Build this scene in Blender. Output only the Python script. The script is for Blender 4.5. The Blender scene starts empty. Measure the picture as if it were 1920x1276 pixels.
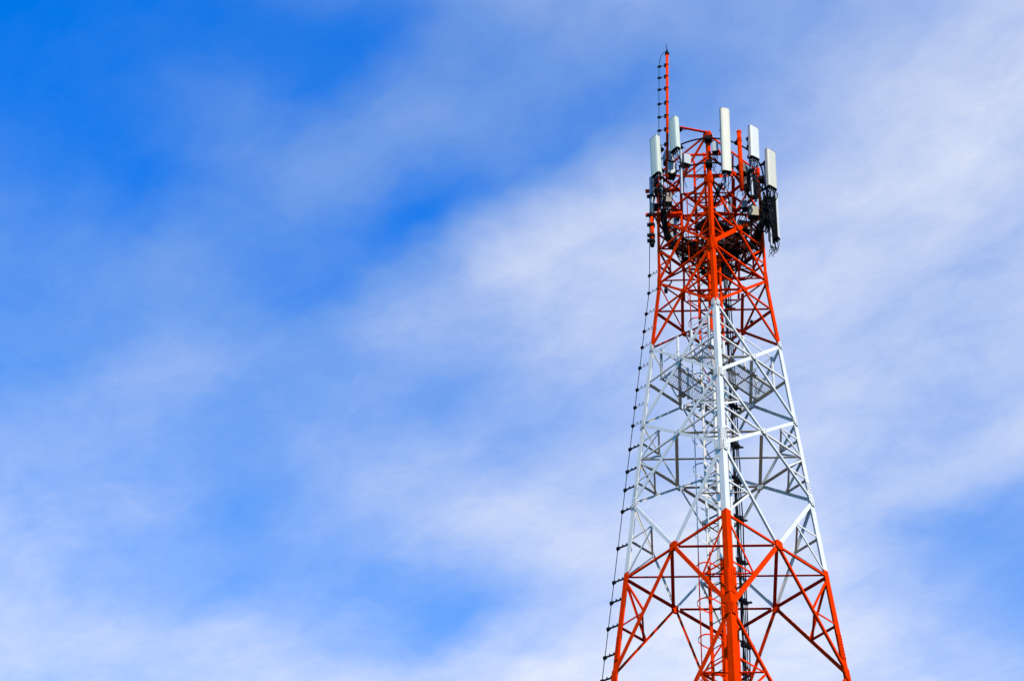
import bpy, math, random
from mathutils import Vector, Matrix
import numpy as np

# ---------------------------------------------------------------- camera, sun, sky, exposure
scene = bpy.context.scene
col = scene.collection
CAM_Y, CAM_Z = -31.475, 1.6
cam = bpy.data.cameras.new('camera'); camo = bpy.data.objects.new('camera', cam); col.objects.link(camo)
RC = ((0.992923, 0.109175, 0.046751), (-0.11022, 0.700492, 0.705097), (0.04423, -0.70526, 0.707568))
camo.matrix_world = Matrix(((RC[0][0], RC[2][0], -RC[1][0], 0.0), (RC[0][1], RC[2][1], -RC[1][1], CAM_Y),
                            (RC[0][2], RC[2][2], -RC[1][2], CAM_Z), (0, 0, 0, 1)))
cam.sensor_width = 36.0; cam.lens = 64.332; cam.clip_start = 0.1; cam.clip_end = 20000
scene.camera = camo

SUN_AZ, SUN_EL = 29.0, 38.0        # degrees to the right of straight behind the camera, and above the horizon
sx = math.sin(math.radians(SUN_AZ)) * math.cos(math.radians(SUN_EL))
sy = -math.cos(math.radians(SUN_AZ)) * math.cos(math.radians(SUN_EL))
sz = math.sin(math.radians(SUN_EL))
sl = bpy.data.lights.new('sun', 'SUN'); sl.energy = 5.0; sl.angle = math.radians(0.5); sl.color = (1.0, 0.93, 0.82)
so = bpy.data.objects.new('sun', sl); col.objects.link(so); so.location = (sx * 60, sy * 60, sz * 60)
so.rotation_euler = Vector((-sx, -sy, -sz)).to_track_quat('-Z', 'Y').to_euler()

scene.view_settings.view_transform = 'Standard'; scene.view_settings.look = 'None'
scene.view_settings.exposure = 0.32; scene.view_settings.gamma = 1.0
scene.render.engine = 'CYCLES'
scene.cycles.max_bounces = 6; scene.cycles.diffuse_bounces = 1

# thin high cloud: soft banks on a flat cloud deck (deck x, deck y, turn, half length, half width, density)
DECK_ANGLE, DU0, DU1, DV0, DV1 = -0.5634, -1.4611, -0.1021, 0.2568, 1.4377
DECK = [(0.301, 0.256, 0.213, 0.172, 0.137, 0.107, 0.083, 0.061, 0.040, 0.019, 0.000, 0.000, 0.000, 0.000, 0.000, 0.005, 0.060, 0.137, 0.218, 0.289, 0.348, 0.388, 0.401, 0.381, 0.332, 0.264, 0.187),
        (0.378, 0.332, 0.286, 0.240, 0.196, 0.157, 0.123, 0.097, 0.076, 0.058, 0.040, 0.019, 0.000, 0.005, 0.001, 0.000, 0.005, 0.103, 0.221, 0.324, 0.398, 0.427, 0.412, 0.367, 0.308, 0.243, 0.178),
        (0.451, 0.406, 0.360, 0.311, 0.261, 0.210, 0.163, 0.128, 0.106, 0.091, 0.079, 0.073, 0.025, 0.000, 0.013, 0.020, 0.000, 0.056, 0.194, 0.367, 0.457, 0.453, 0.399, 0.334, 0.278, 0.231, 0.189),
        (0.513, 0.474, 0.432, 0.387, 0.335, 0.275, 0.211, 0.154, 0.122, 0.119, 0.091, 0.097, 0.071, 0.000, 0.024, 0.122, 0.021, 0.000, 0.053, 0.423, 0.492, 0.416, 0.332, 0.280, 0.255, 0.244, 0.238),
        (0.562, 0.531, 0.498, 0.460, 0.415, 0.359, 0.286, 0.195, 0.110, 0.115, 0.139, 0.110, 0.180, 0.109, 0.077, 0.232, 0.163, 0.196, 0.129, 0.191, 0.325, 0.267, 0.244, 0.248, 0.268, 0.297, 0.328),
        (0.599, 0.575, 0.551, 0.522, 0.487, 0.444, 0.387, 0.316, 0.258, 0.290, 0.362, 0.254, 0.181, 0.047, 0.100, 0.026, 0.000, 0.082, 0.112, 0.071, 0.122, 0.220, 0.306, 0.292, 0.339, 0.395, 0.441),
        (0.626, 0.607, 0.587, 0.566, 0.538, 0.502, 0.451, 0.400, 0.326, 0.225, 0.134, 0.177, 0.168, 0.245, 0.427, 0.422, 0.569, 0.633, 0.672, 0.475, 0.254, 0.355, 0.608, 0.452, 0.496, 0.530, 0.543),
        (0.653, 0.627, 0.604, 0.583, 0.558, 0.498, 0.329, 0.238, 0.183, 0.093, 0.141, 0.331, 0.287, 0.184, 0.170, 0.366, 0.484, 0.496, 0.683, 0.614, 0.464, 0.632, 0.757, 0.689, 0.642, 0.620, 0.610),
        (0.686, 0.645, 0.603, 0.561, 0.518, 0.471, 0.362, 0.240, 0.187, 0.214, 0.250, 0.368, 0.435, 0.352, 0.237, 0.284, 0.411, 0.545, 0.612, 0.565, 0.625, 0.538, 0.556, 0.614, 0.654, 0.665, 0.661),
        (0.726, 0.671, 0.612, 0.544, 0.474, 0.452, 0.537, 0.490, 0.304, 0.261, 0.158, 0.309, 0.631, 0.677, 0.563, 0.472, 0.472, 0.497, 0.498, 0.491, 0.547, 0.424, 0.541, 0.626, 0.661, 0.669, 0.667),
        (0.771, 0.719, 0.666, 0.619, 0.590, 0.593, 0.604, 0.535, 0.423, 0.301, 0.128, 0.140, 0.442, 0.593, 0.665, 0.650, 0.611, 0.602, 0.617, 0.541, 0.452, 0.504, 0.566, 0.612, 0.630, 0.631, 0.624),
        (0.834, 0.801, 0.772, 0.750, 0.741, 0.739, 0.728, 0.703, 0.676, 0.649, 0.620, 0.549, 0.497, 0.576, 0.727, 0.771, 0.696, 0.534, 0.448, 0.480, 0.544, 0.639, 0.609, 0.580, 0.565, 0.553, 0.541),
        (0.900, 0.900, 0.900, 0.900, 0.900, 0.900, 0.900, 0.900, 0.900, 0.900, 0.900, 0.900, 0.848, 0.846, 0.850, 0.861, 0.841, 0.627, 0.301, 0.171, 0.230, 0.377, 0.455, 0.472, 0.464, 0.449, 0.433),
        (0.900, 0.900, 0.900, 0.900, 0.900, 0.900, 0.900, 0.900, 0.900, 0.900, 0.900, 0.900, 0.900, 0.900, 0.844, 0.819, 0.781, 0.535, 0.253, 0.189, 0.167, 0.206, 0.264, 0.302, 0.314, 0.310, 0.300),
        (0.900, 0.900, 0.900, 0.900, 0.900, 0.900, 0.900, 0.900, 0.900, 0.900, 0.900, 0.900, 0.900, 0.900, 0.842, 0.703, 0.618, 0.459, 0.205, 0.130, 0.107, 0.103, 0.115, 0.131, 0.140, 0.142, 0.138),
        (0.900, 0.900, 0.900, 0.900, 0.900, 0.900, 0.900, 0.900, 0.900, 0.900, 0.900, 0.900, 0.900, 0.900, 0.897, 0.750, 0.631, 0.506, 0.336, 0.190, 0.093, 0.032, 0.000, 0.000, 0.000, 0.000, 0.000),
        (0.900, 0.900, 0.900, 0.900, 0.900, 0.900, 0.900, 0.900, 0.900, 0.900, 0.900, 0.900, 0.900, 0.900, 0.900, 0.814, 0.672, 0.538, 0.400, 0.250, 0.106, 0.000, 0.000, 0.000, 0.000, 0.000, 0.000)]
SKY_TINT, CLOUD = (0.0, 1.15, 2.62, 1), (5.85, 6.05, 6.6, 1)

def nd(nt, kind, **kw):
    n = nt.nodes.new(kind)
    for k, v in kw.items():
        if k.startswith('in_'): n.inputs[k[3:].replace('_', ' ')].default_value = v
        else: setattr(n, k, v)
    return n

world = bpy.data.worlds.new('World'); scene.world = world; world.use_nodes = True
nt = world.node_tree; nt.nodes.clear(); L = nt.links.new
def mth(op, a, b=None, c=None, clamp=False):
    n = nt.nodes.new('ShaderNodeMath'); n.operation = op; n.use_clamp = clamp
    for i, v in enumerate((a, b, c)):
        if v is None: continue
        if isinstance(v, (int, float)): n.inputs[i].default_value = v
        else: L(v, n.inputs[i])
    return n.outputs[0]
tc = nd(nt, 'ShaderNodeTexCoord'); sep = nd(nt, 'ShaderNodeSeparateXYZ'); L(tc.outputs['Generated'], sep.inputs[0])
zc = mth('MAXIMUM', sep.outputs[2], 0.08)
dx = mth('DIVIDE', sep.outputs[0], zc); dy = mth('DIVIDE', sep.outputs[1], zc)
deck = nd(nt, 'ShaderNodeCombineXYZ'); L(dx, deck.inputs[0]); L(dy, deck.inputs[1])
# wisps: bend the deck coordinates with turbulence
warp = nd(nt, 'ShaderNodeTexNoise', in_Scale=4.5, in_Detail=4.0, in_Roughness=0.62); L(deck.outputs[0], warp.inputs['Vector'])
wsub = nd(nt, 'ShaderNodeVectorMath', operation='SUBTRACT'); L(warp.outputs['Color'], wsub.inputs[0]); wsub.inputs[1].default_value = (0.5, 0.5, 0.5)
wsc = nd(nt, 'ShaderNodeVectorMath', operation='SCALE'); L(wsub.outputs[0], wsc.inputs[0]); wsc.inputs['Scale'].default_value = 0.10
wadd = nd(nt, 'ShaderNodeVectorMath', operation='ADD'); L(deck.outputs[0], wadd.inputs[0]); L(wsc.outputs[0], wadd.inputs[1])
flat = nd(nt, 'ShaderNodeVectorMath', operation='MULTIPLY'); L(wadd.outputs[0], flat.inputs[0]); flat.inputs[1].default_value = (1, 1, 0)
fs = nd(nt, 'ShaderNodeSeparateXYZ'); L(flat.outputs[0], fs.inputs[0])
ca_, sa_ = math.cos(DECK_ANGLE), math.sin(DECK_ANGLE)
du = mth('ADD', mth('MULTIPLY', fs.outputs[0], ca_), mth('MULTIPLY', fs.outputs[1], sa_))
dv = mth('ADD', mth('MULTIPLY', fs.outputs[0], -sa_), mth('MULTIPLY', fs.outputs[1], ca_))
un = mth('MULTIPLY_ADD', du, 1 / (DU1 - DU0), -DU0 / (DU1 - DU0), clamp=True)
vn = mth('MULTIPLY_ADD', dv, (len(DECK) - 1) / (DV1 - DV0), -DV0 * (len(DECK) - 1) / (DV1 - DV0))
vn = mth('MINIMUM', mth('MAXIMUM', vn, 0.0), float(len(DECK) - 1))
dens = None
for j, row in enumerate(DECK):                       # one band of cloud after another across the wind
    rp = nt.nodes.new('ShaderNodeValToRGB'); rp.color_ramp.interpolation = 'B_SPLINE'; L(un, rp.inputs[0])
    els = rp.color_ramp.elements
    while len(els) < len(row): els.new(0.5)
    for k, v in enumerate(row):
        els[k].position = k / (len(row) - 1)
    for k, v in enumerate(row):
        els[k].color = (v, v, v, 1)
    wj = nt.nodes.new('ShaderNodeMapRange'); wj.interpolation_type = 'SMOOTHSTEP'
    L(mth('ABSOLUTE', mth('SUBTRACT', vn, float(j))), wj.inputs[0])
    wj.inputs[1].default_value = 1.0; wj.inputs[2].default_value = 0.0
    t = mth('MULTIPLY', wj.outputs[0], rp.outputs[0])
    dens = t if dens is None else mth('ADD', dens, t)
dens = mth('MINIMUM', mth('MAXIMUM', dens, 0.0), 0.9)
# fibrous streaks drawn out along the wind
smap = nd(nt, 'ShaderNodeMapping', vector_type='TEXTURE'); L(flat.outputs[0], smap.inputs['Vector'])
smap.inputs['Rotation'].default_value = (0, 0, DECK_ANGLE); smap.inputs['Scale'].default_value = (1.45, 1.0, 1.0)
fib = nd(nt, 'ShaderNodeTexNoise', in_Scale=8.0, in_Detail=8.0, in_Roughness=0.66); L(smap.outputs[0], fib.inputs['Vector'])
big = nd(nt, 'ShaderNodeTexNoise', in_Scale=3.6, in_Detail=2.0, in_Roughness=0.5); L(smap.outputs[0], big.inputs['Vector'])
f1 = mth('MULTIPLY_ADD', fib.outputs['Fac'], 1.0, 0.5)
f2 = mth('MULTIPLY_ADD', big.outputs['Fac'], 0.35, 0.825)
dens = mth('MULTIPLY', mth('MULTIPLY', dens, f1), f2)
fine = nd(nt, 'ShaderNodeTexNoise', in_Scale=30.0, in_Detail=6.0, in_Roughness=0.62); L(smap.outputs[0], fine.inputs['Vector'])
add = mth('ADD', mth('MULTIPLY', mth('SUBTRACT', fib.outputs['Fac'], 0.5), 0.24), mth('MULTIPLY', mth('SUBTRACT', fine.outputs['Fac'], 0.5), 0.17))
add = mth('MULTIPLY', add, mth('MULTIPLY_ADD', dens, 2.5, 0.15, clamp=True))
dens = mth('ADD', dens, add)
dens = mth('MINIMUM', mth('MAXIMUM', dens, 0.0), 0.92)
# thin cloud veil added to the unseen sky behind the camera, tunes the fill light
rear = nt.nodes.new('ShaderNodeMapRange'); rear.interpolation_type = 'SMOOTHSTEP'; L(dy, rear.inputs[0])
rear.inputs[1].default_value = 0.1; rear.inputs[2].default_value = -0.7; rear.inputs[3].default_value = 0.0; rear.inputs[4].default_value = 0.10
dens = mth('MAXIMUM', dens, rear.outputs[0])
dens = mth('ADD', mth('MULTIPLY', dens, 0.93), mth('MULTIPLY', mth('MULTIPLY', dens, 8.0, clamp=True), 0.032))
sky = nd(nt, 'ShaderNodeTexSky', sky_type='NISHITA', sun_disc=False, sun_elevation=math.radians(SUN_EL),
         sun_rotation=math.radians(180.0 - SUN_AZ), altitude=200.0, air_density=1.0, dust_density=0.3, ozone_density=3.0)
tint = nd(nt, 'ShaderNodeMix', data_type='RGBA', blend_type='MULTIPLY'); tint.inputs['Factor'].default_value = 1.0
L(sky.outputs[0], tint.inputs['A']); tint.inputs['B'].default_value = SKY_TINT
veil = nd(nt, 'ShaderNodeMix', data_type='RGBA', blend_type='MULTIPLY'); L(mth('MULTIPLY', dens, 6.0, clamp=True), veil.inputs['Factor'])
L(tint.outputs['Result'], veil.inputs['A']); veil.inputs['B'].default_value = (1.0, 1.12, 0.92, 1)
cmix = nd(nt, 'ShaderNodeMix', data_type='RGBA'); L(dens, cmix.inputs['Factor']); L(veil.outputs['Result'], cmix.inputs['A'])
cmix.inputs['B'].default_value = CLOUD
bg = nd(nt, 'ShaderNodeBackground'); L(cmix.outputs['Result'], bg.inputs['Color']); bg.inputs['Strength'].default_value = 0.12
wo = nd(nt, 'ShaderNodeOutputWorld'); L(bg.outputs[0], wo.inputs['Surface'])

# ---------------------------------------------------------------- materials
def principled(name, base, rough=0.5, metal=0.0, spec=0.5, var=0.0, vscale=6.0, stain=None, bump=0.0):
    m = bpy.data.materials.new(name); m.use_nodes = True
    t = m.node_tree; b = t.nodes['Principled BSDF']; ln = t.links.new
    b.inputs['Base Color'].default_value = (*base, 1); b.inputs['Roughness'].default_value = rough
    b.inputs['Metallic'].default_value = metal; b.inputs['Specular IOR Level'].default_value = spec
    if var or stain:
        geo = t.nodes.new('ShaderNodeNewGeometry')
        n1 = t.nodes.new('ShaderNodeTexNoise'); n1.inputs['Scale'].default_value = vscale; n1.inputs['Detail'].default_value = 5
        ln(geo.outputs['Position'], n1.inputs['Vector'])
        mr = t.nodes.new('ShaderNodeMapRange'); mr.inputs[1].default_value = 0.3; mr.inputs[2].default_value = 0.7
        mr.inputs[3].default_value = 1 - var; mr.inputs[4].default_value = 1 + var * 0.4; ln(n1.outputs['Fac'], mr.inputs[0])
        mul = t.nodes.new('ShaderNodeMix'); mul.data_type = 'RGBA'; mul.blend_type = 'MULTIPLY'; mul.inputs['Factor'].default_value = 1
        mul.inputs['A'].default_value = (*base, 1); ln(mr.outputs[0], mul.inputs['B'])
        out = mul.outputs['Result']
        if stain:
            mp = t.nodes.new('ShaderNodeMapping'); mp.inputs['Scale'].default_value = (14, 14, 1.6); ln(geo.outputs['Position'], mp.inputs['Vector'])
            n2 = t.nodes.new('ShaderNodeTexNoise'); n2.inputs['Scale'].default_value = 1.0; n2.inputs['Detail'].default_value = 6; ln(mp.outputs[0], n2.inputs['Vector'])
            r2 = t.nodes.new('ShaderNodeMapRange'); r2.inputs[1].default_value = 0.60; r2.inputs[2].default_value = 0.78; r2.inputs[4].default_value = 0.55; ln(n2.outputs['Fac'], r2.inputs[0])
            mx = t.nodes.new('ShaderNodeMix'); mx.data_type = 'RGBA'; ln(r2.outputs[0], mx.inputs['Factor']); ln(out, mx.inputs['A']); mx.inputs['B'].default_value = (*stain, 1)
            out = mx.outputs['Result']
        ln(out, b.inputs['Base Color'])
        rr = t.nodes.new('ShaderNodeMapRange'); rr.inputs[3].default_value = max(0.05, rough - 0.1); rr.inputs[4].default_value = min(1, rough + 0.15); ln(n1.outputs['Fac'], rr.inputs[0])
        ln(rr.outputs[0], b.inputs['Roughness'])
    return m

RED = principled('red_paint', (0.66, 0.029, 0.0004), 0.7, spec=0.0, var=0.18, vscale=4, stain=(0.30, 0.018, 0.002))
WHITE = principled('white_paint', (0.57, 0.535, 0.475), 0.55, spec=0.15, var=0.07, vscale=4, stain=(0.40, 0.35, 0.27))
GALV = principled('galvanised_steel', (0.20, 0.225, 0.25), 0.5, metal=0.4, var=0.15, vscale=20)
DARK = principled('dark_steel', (0.009, 0.009, 0.010), 0.75, spec=0.03, var=0.2, vscale=12)
RUBBER = principled('black_rubber', (0.005, 0.005, 0.006), 0.7, spec=0.05)
RADOME = principled('radome_white', (0.50, 0.475, 0.415), 0.5, spec=0.2, var=0.03, vscale=3, stain=(0.44, 0.43, 0.38))
CREAM = principled('radome_cream', (0.465, 0.42, 0.315), 0.5, spec=0.2, var=0.03, vscale=3, stain=(0.42, 0.38, 0.3))
SKYSHADE = principled('radome_skyshade', (0.465, 0.485, 0.385), 0.5, spec=0.2, var=0.03, vscale=3, stain=(0.42, 0.46, 0.38))  # greenish sky shade of the left-facing radomes, put into the base colour
CAPGREY = principled('cap_grey', (0.16, 0.17, 0.18), 0.5)
BOXGREY = principled('equipment_grey', (0.25, 0.26, 0.26), 0.5, var=0.06, vscale=8)
BOXTAN = principled('equipment_tan', (0.20, 0.165, 0.095), 0.55, var=0.1, vscale=8)
BOXBROWN = principled('equipment_brown', (0.14, 0.10, 0.075), 0.6, var=0.1, vscale=8)
CLAMPPINK = principled('bracket_zinc', (0.55, 0.48, 0.47), 0.45, metal=0.5, var=0.1, vscale=20)
BOLT = principled('bolt_grey', (0.40, 0.40, 0.40), 0.5)
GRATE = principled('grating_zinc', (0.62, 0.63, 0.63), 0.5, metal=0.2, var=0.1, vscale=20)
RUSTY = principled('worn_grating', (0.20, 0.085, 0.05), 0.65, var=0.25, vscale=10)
PLATFORMSTEEL = principled('platform_steel', (0.33, 0.30, 0.26), 0.55, metal=0.1, var=0.12, vscale=10)

# ---------------------------------------------------------------- mesh helpers
def V(*a): return Vector(a)
class MB:
    def __init__(s): s.v = []; s.f = []; s.m = []; s.mats = []; s.sm = []
    def mi(s, mat):
        if mat not in s.mats: s.mats.append(mat)
        return s.mats.index(mat)
    def prism(s, prof, p0, p1, u, v, mat, prof2=None):
        """sweep a profile (list of (a, b) along u, v) from p0 to p1, capped"""
        k = s.mi(mat); n = len(prof); b = len(s.v); q = prof2 or prof
        for (a, c) in prof: s.v.append(p0 + u * a + v * c)
        for (a, c) in q: s.v.append(p1 + u * a + v * c)
        for i in range(n): s.f.append((b + i, b + (i + 1) % n, b + n + (i + 1) % n, b + n + i)); s.m.append(k); s.sm.append(False)
        s.f.append(tuple(b + i for i in reversed(range(n)))); s.m.append(k); s.sm.append(False)
        s.f.append(tuple(b + n + i for i in range(n))); s.m.append(k); s.sm.append(False)
    def angle(s, p0, p1, u, v, a, t, mat, c=None):
        """an L section from p0 to p1, heel on the line, flanges along u (length a) and v (length c)"""
        d = (p1 - p0).normalized(); u = (u - d * u.dot(d)).normalized(); v = (v - d * v.dot(d) - u * (v - d * v.dot(d)).dot(u)).normalized()
        c = c or a
        s.prism([(0, 0), (a, 0), (a, t), (t, t), (t, c), (0, c)], p0, p1, u, v, mat)
    def bar(s, p0, p1, w, h, mat, up=None):
        d = (p1 - p0).normalized(); up = up or (V(0, 0, 1) if abs(d.z) < 0.95 else V(1, 0, 0))
        u = d.cross(up).normalized(); v = u.cross(d).normalized()
        s.prism([(-w / 2, -h / 2), (w / 2, -h / 2), (w / 2, h / 2), (-w / 2, h / 2)], p0, p1, u, v, mat)
    def box(s, c, x, y, z, sx_, sy_, sz_, mat, bev=0.0):
        """box centred on c with unit axes x, y, z and full sizes; bev cuts the vertical corners"""
        a, b = sx_ / 2, sy_ / 2
        if bev: pr = [(-a + bev, -b), (a - bev, -b), (a, -b + bev), (a, b - bev), (a - bev, b), (-a + bev, b), (-a, b - bev), (-a, -b + bev)]
        else: pr = [(-a, -b), (a, -b), (a, b), (-a, b)]
        s.prism(pr, c - z * sz_ / 2, c + z * sz_ / 2, x, y, mat)
    def tube(s, pts, r, mat, n=8, caps=True):
        k = s.mi(mat); b = len(s.v); N = len(pts); prev = None
        rs = r if isinstance(r, (list, tuple)) else [r] * N
        for i, p in enumerate(pts):
            d = (pts[min(i + 1, N - 1)] - pts[max(i - 1, 0)]).normalized()
            if prev is None:
                a = V(0, 0, 1) if abs(d.z) < 0.9 else V(1, 0, 0); u = d.cross(a).normalized()
            else: u = (prev - d * prev.dot(d)).normalized()
            prev = u; w = d.cross(u)
            for j in range(n):
                t = 2 * math.pi * j / n; s.v.append(p + u * (rs[i] * math.cos(t)) + w * (rs[i] * math.sin(t)))
        for i in range(N - 1):
            for j in range(n):
                s.f.append((b + i * n + j, b + i * n + (j + 1) % n, b + (i + 1) * n + (j + 1) % n, b + (i + 1) * n + j)); s.m.append(k); s.sm.append(True)
        if caps:
            s.f.append(tuple(b + j for j in reversed(range(n)))); s.m.append(k); s.sm.append(False)
            s.f.append(tuple(b + (N - 1) * n + j for j in range(n))); s.m.append(k); s.sm.append(False)
    def poly(s, pts, thick, nrm, mat):
        """a flat plate: outline pts, thickness along nrm (outline is the inner face)"""
        k = s.mi(mat); b = len(s.v); n = len(pts)
        for p in pts: s.v.append(p)
        for p in pts: s.v.append(p + nrm * thick)
        for i in range(n): s.f.append((b + i, b + (i + 1) % n, b + n + (i + 1) % n, b + n + i)); s.m.append(k); s.sm.append(False)
        s.f.append(tuple(b + i for i in reversed(range(n)))); s.m.append(k); s.sm.append(False)
        s.f.append(tuple(b + n + i for i in range(n))); s.m.append(k); s.sm.append(False)
    def bolt(s, p, nrm, r, h, mat):
        a = V(0, 0, 1) if abs(nrm.z) < 0.9 else V(1, 0, 0); u = nrm.cross(a).normalized(); w = nrm.cross(u)
        pr = [(r * math.cos(t * math.pi / 3), r * math.sin(t * math.pi / 3)) for t in range(6)]
        s.prism(pr, p - nrm * 0.002, p + nrm * h, u, w, mat)
    def build(s, name, parent=None, base=None):
        off = base if base is not None else V(0, 0, 0)
        me = bpy.data.meshes.new(name); me.from_pydata([(p - off)[:] for p in s.v], [], s.f)
        for m in s.mats: me.materials.append(m)
        me.polygons.foreach_set('material_index', s.m); me.polygons.foreach_set('use_smooth', s.sm)
        me.update()
        o = bpy.data.objects.new(name, me); col.objects.link(o)
        if parent is not None: o.parent = parent
        if base is not None: o.location = off
        return o

def thing(name, label, cat, loc, group=None):
    o = bpy.data.objects.new(name, None); col.objects.link(o); o.location = loc; o.empty_display_size = 0.2
    o['label'] = label; o['category'] = cat
    if group: o['group'] = group
    return o
class Part:
    """collects geometry in world coordinates and links it as one child of a thing standing at the thing's own place"""
    pass
def put(mb, name, root, parent=None):
    """world-coordinate geometry becomes a child of root (or of a part of root)"""
    base = root.location.copy()
    o = mb.build(name, None); o.parent = parent or root
    me = o.data
    for v in me.vertices: v.co -= base
    return o
def curve_pts(ctrl, n=14):
    """smooth path through control points (Catmull-Rom)"""
    P_ = [ctrl[0]] + list(ctrl) + [ctrl[-1]]; out = []
    for i in range(1, len(P_) - 2):
        a, b, c, d = P_[i - 1], P_[i], P_[i + 1], P_[i + 2]
        for k in range(n):
            t = k / n
            out.append(0.5 * ((2 * b) + (c - a) * t + (2 * a - 5 * b + 4 * c - d) * t * t + (3 * b - a - 3 * c + d) * t ** 3))
    out.append(P_[-2]); return out
def pol(az, r, z):
    a = math.radians(az); return V(r * math.sin(a), -r * math.cos(a), z)

# ---------------------------------------------------------------- ground
gm = bpy.data.materials.new('grass_ground'); gm.use_nodes = True
t_ = gm.node_tree; b_ = t_.nodes['Principled BSDF']; b_.inputs['Roughness'].default_value = 0.9
gn = t_.nodes.new('ShaderNodeTexNoise'); gn.inputs['Scale'].default_value = 0.35; gn.inputs['Detail'].default_value = 8
gg = t_.nodes.new('ShaderNodeNewGeometry'); t_.links.new(gg.outputs['Position'], gn.inputs['Vector'])
gr = t_.nodes.new('ShaderNodeValToRGB'); gr.color_ramp.elements[0].color = (0.008, 0.020, 0.005, 1); gr.color_ramp.elements[1].color = (0.022, 0.036, 0.012, 1)
t_.links.new(gn.outputs['Fac'], gr.inputs[0]); t_.links.new(gr.outputs[0], b_.inputs['Base Color'])
gmb = MB(); S_ = 4000.0; NS = 16
gmb.mats.append(gm)
for i in range(NS + 1):
    for j in range(NS + 1): gmb.v.append(V(-S_ + 2 * S_ * i / NS, -S_ + 2 * S_ * j / NS, 0))
for i in range(NS):
    for j in range(NS):
        a = i * (NS + 1) + j; gmb.f.append((a, a + NS + 1, a + NS + 2, a + 1)); gmb.m.append(0); gmb.sm.append(False)
ground = gmb.build('ground'); ground['kind'] = 'structure'; ground['label'] = 'level grass field that the lattice tower stands on'

# ---------------------------------------------------------------- the lattice tower
PHI = math.radians(1.83); R0 = 1.36; SLOPE = 0.0892; ZK = 35.036
NODES = [39.227, 37.449, 35.036, 32.733, 30.264, 27.896, 23.283, 18.0, 12.2, 6.2, 0.05]
BANDS = [(32.76, 99, RED), (25.95, 32.76, WHITE), (18.2, 25.95, RED), (9.3, 18.2, WHITE), (-1, 9.3, RED)]
def paint(z):
    for a, b, m in BANDS:
        if a <= z < b: return m
def rad(z): return R0 + max(0.0, ZK - z) * SLOPE
def leg_at(i, z):
    t = -math.pi / 2 + PHI + i * math.pi / 2; r = rad(z); return V(r * math.cos(t), r * math.sin(t), z)
tower = thing('lattice_tower', 'tall square lattice steel tower painted in orange red and white bands', 'tower', V(0, 0, 0))

def face_axes(i):
    """face i runs from leg i to leg i+1: unit vectors along it and outward (horizontal)"""
    a, b = leg_at(i, 20), leg_at((i + 1) % 4, 20); al = (b - a).normalized(); out = ((a + b) / 2); out.z = 0; return al, out.normalized()

LEGS = [(0.05, 18.0, 0.155), (18.0, 23.98, 0.14), (23.98, 28.2, 0.132), (28.2, 32.76, 0.115), (32.76, 35.036, 0.105), (35.036, 39.30, 0.09)]
for i in range(4):
    mb = MB(); al0, o0 = face_axes(i); al1, o1 = face_axes((i + 3) % 4)
    for (za, zb, a) in LEGS:
        zs = sorted({za, zb} | {b for (b, _, _) in BANDS if za < b < zb})
        for z0, z1 in zip(zs[:-1], zs[1:]):
            mb.angle(leg_at(i, z0), leg_at(i, z1), al0, -al1, a, 0.014, paint((z0 + z1) / 2))
    leg = mb.build('leg', tower)
    for zc_, h in ((35.036, 0.5), (28.2, 0.42), (23.98, 0.62), (18.0, 0.6)):          # bolted splices up the leg
        sp = MB(); a = [x for x in LEGS if x[0] <= zc_ - 0.02 < x[1]][0][2]
        for (al, out) in ((al0, o0), (-al1, o1)):
            p0, p1 = leg_at(i, zc_ - h / 2), leg_at(i, zc_ + h / 2); m = paint(zc_)
            d = (p1 - p0).normalized(); al_ = (al - d * al.dot(d)).normalized(); n = d.cross(al_); n = n if n.dot(out) > 0 else -n
            sp.poly([p0 + al_ * 0.012 + n * 0.001, p0 + al_ * (a - 0.006) + n * 0.001, p1 + al_ * (a - 0.006) + n * 0.001, p1 + al_ * 0.012 + n * 0.001], 0.012, n, m)
            nb = int(h / 0.075)
            for k in range(nb):
                for q in (0.33, 0.72):
                    sp.bolt(p0 + (p1 - p0) * ((k + 0.5) / nb) + al_ * (a * q) + n * 0.013, n, 0.015, 0.018, BOLT if m is WHITE else m)
        sp.build('splice_plate', leg)

FACE = [face_axes(i) for i in range(4)]
def fpt(i, z, s):
    a, b = leg_at(i, z), leg_at((i + 1) % 4, z); return a + (b - a) * s
CROSS = []
def seg(mb, p0, p1, i, a, t, side, vdir, c=None, cut0=0.0, cut1=0.0, zsplit=None, lower=False):
    """an angle in face i, its broad flange in the face plane, its other flange pointing inwards"""
    al, out = FACE[i]; d = (p1 - p0); ln_ = d.length; d.normalize()
    up = V(0, 0, 1) if not lower else V(0, 0, -1)
    w = (up - d * up.dot(d)); 
    if w.length < 0.2: w = al - d * al.dot(d)
    fn = (leg_at((i + 1) % 4, p0.z) - leg_at(i, p0.z)).cross(leg_at(i, p0.z + 1) - leg_at(i, p0.z)).normalized()
    fn = fn if fn.dot(out) > 0 else -fn
    w = d.cross(fn).normalized(); w = w if w.dot(up) > 0 else -w
    q0, q1 = p0 + d * cut0 + fn * side, p1 - d * cut1 + fn * side
    heel = w * (a / 2)
    parts = [(q0, q1)]
    if zsplit is not None and min(q0.z, q1.z) < zsplit < max(q0.z, q1.z):
        k = (zsplit - q0.z) / (q1.z - q0.z); m_ = q0 + (q1 - q0) * k; parts = [(q0, m_), (m_, q1)]
    for (b0, b1) in parts:
        mb.angle(b0 + heel, b1 + heel, -w, -fn, a, t, paint((b0.z + b1.z) / 2 - 0.02), c)
    return fn
REDUND = {1, 4, 5, 6}
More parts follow.
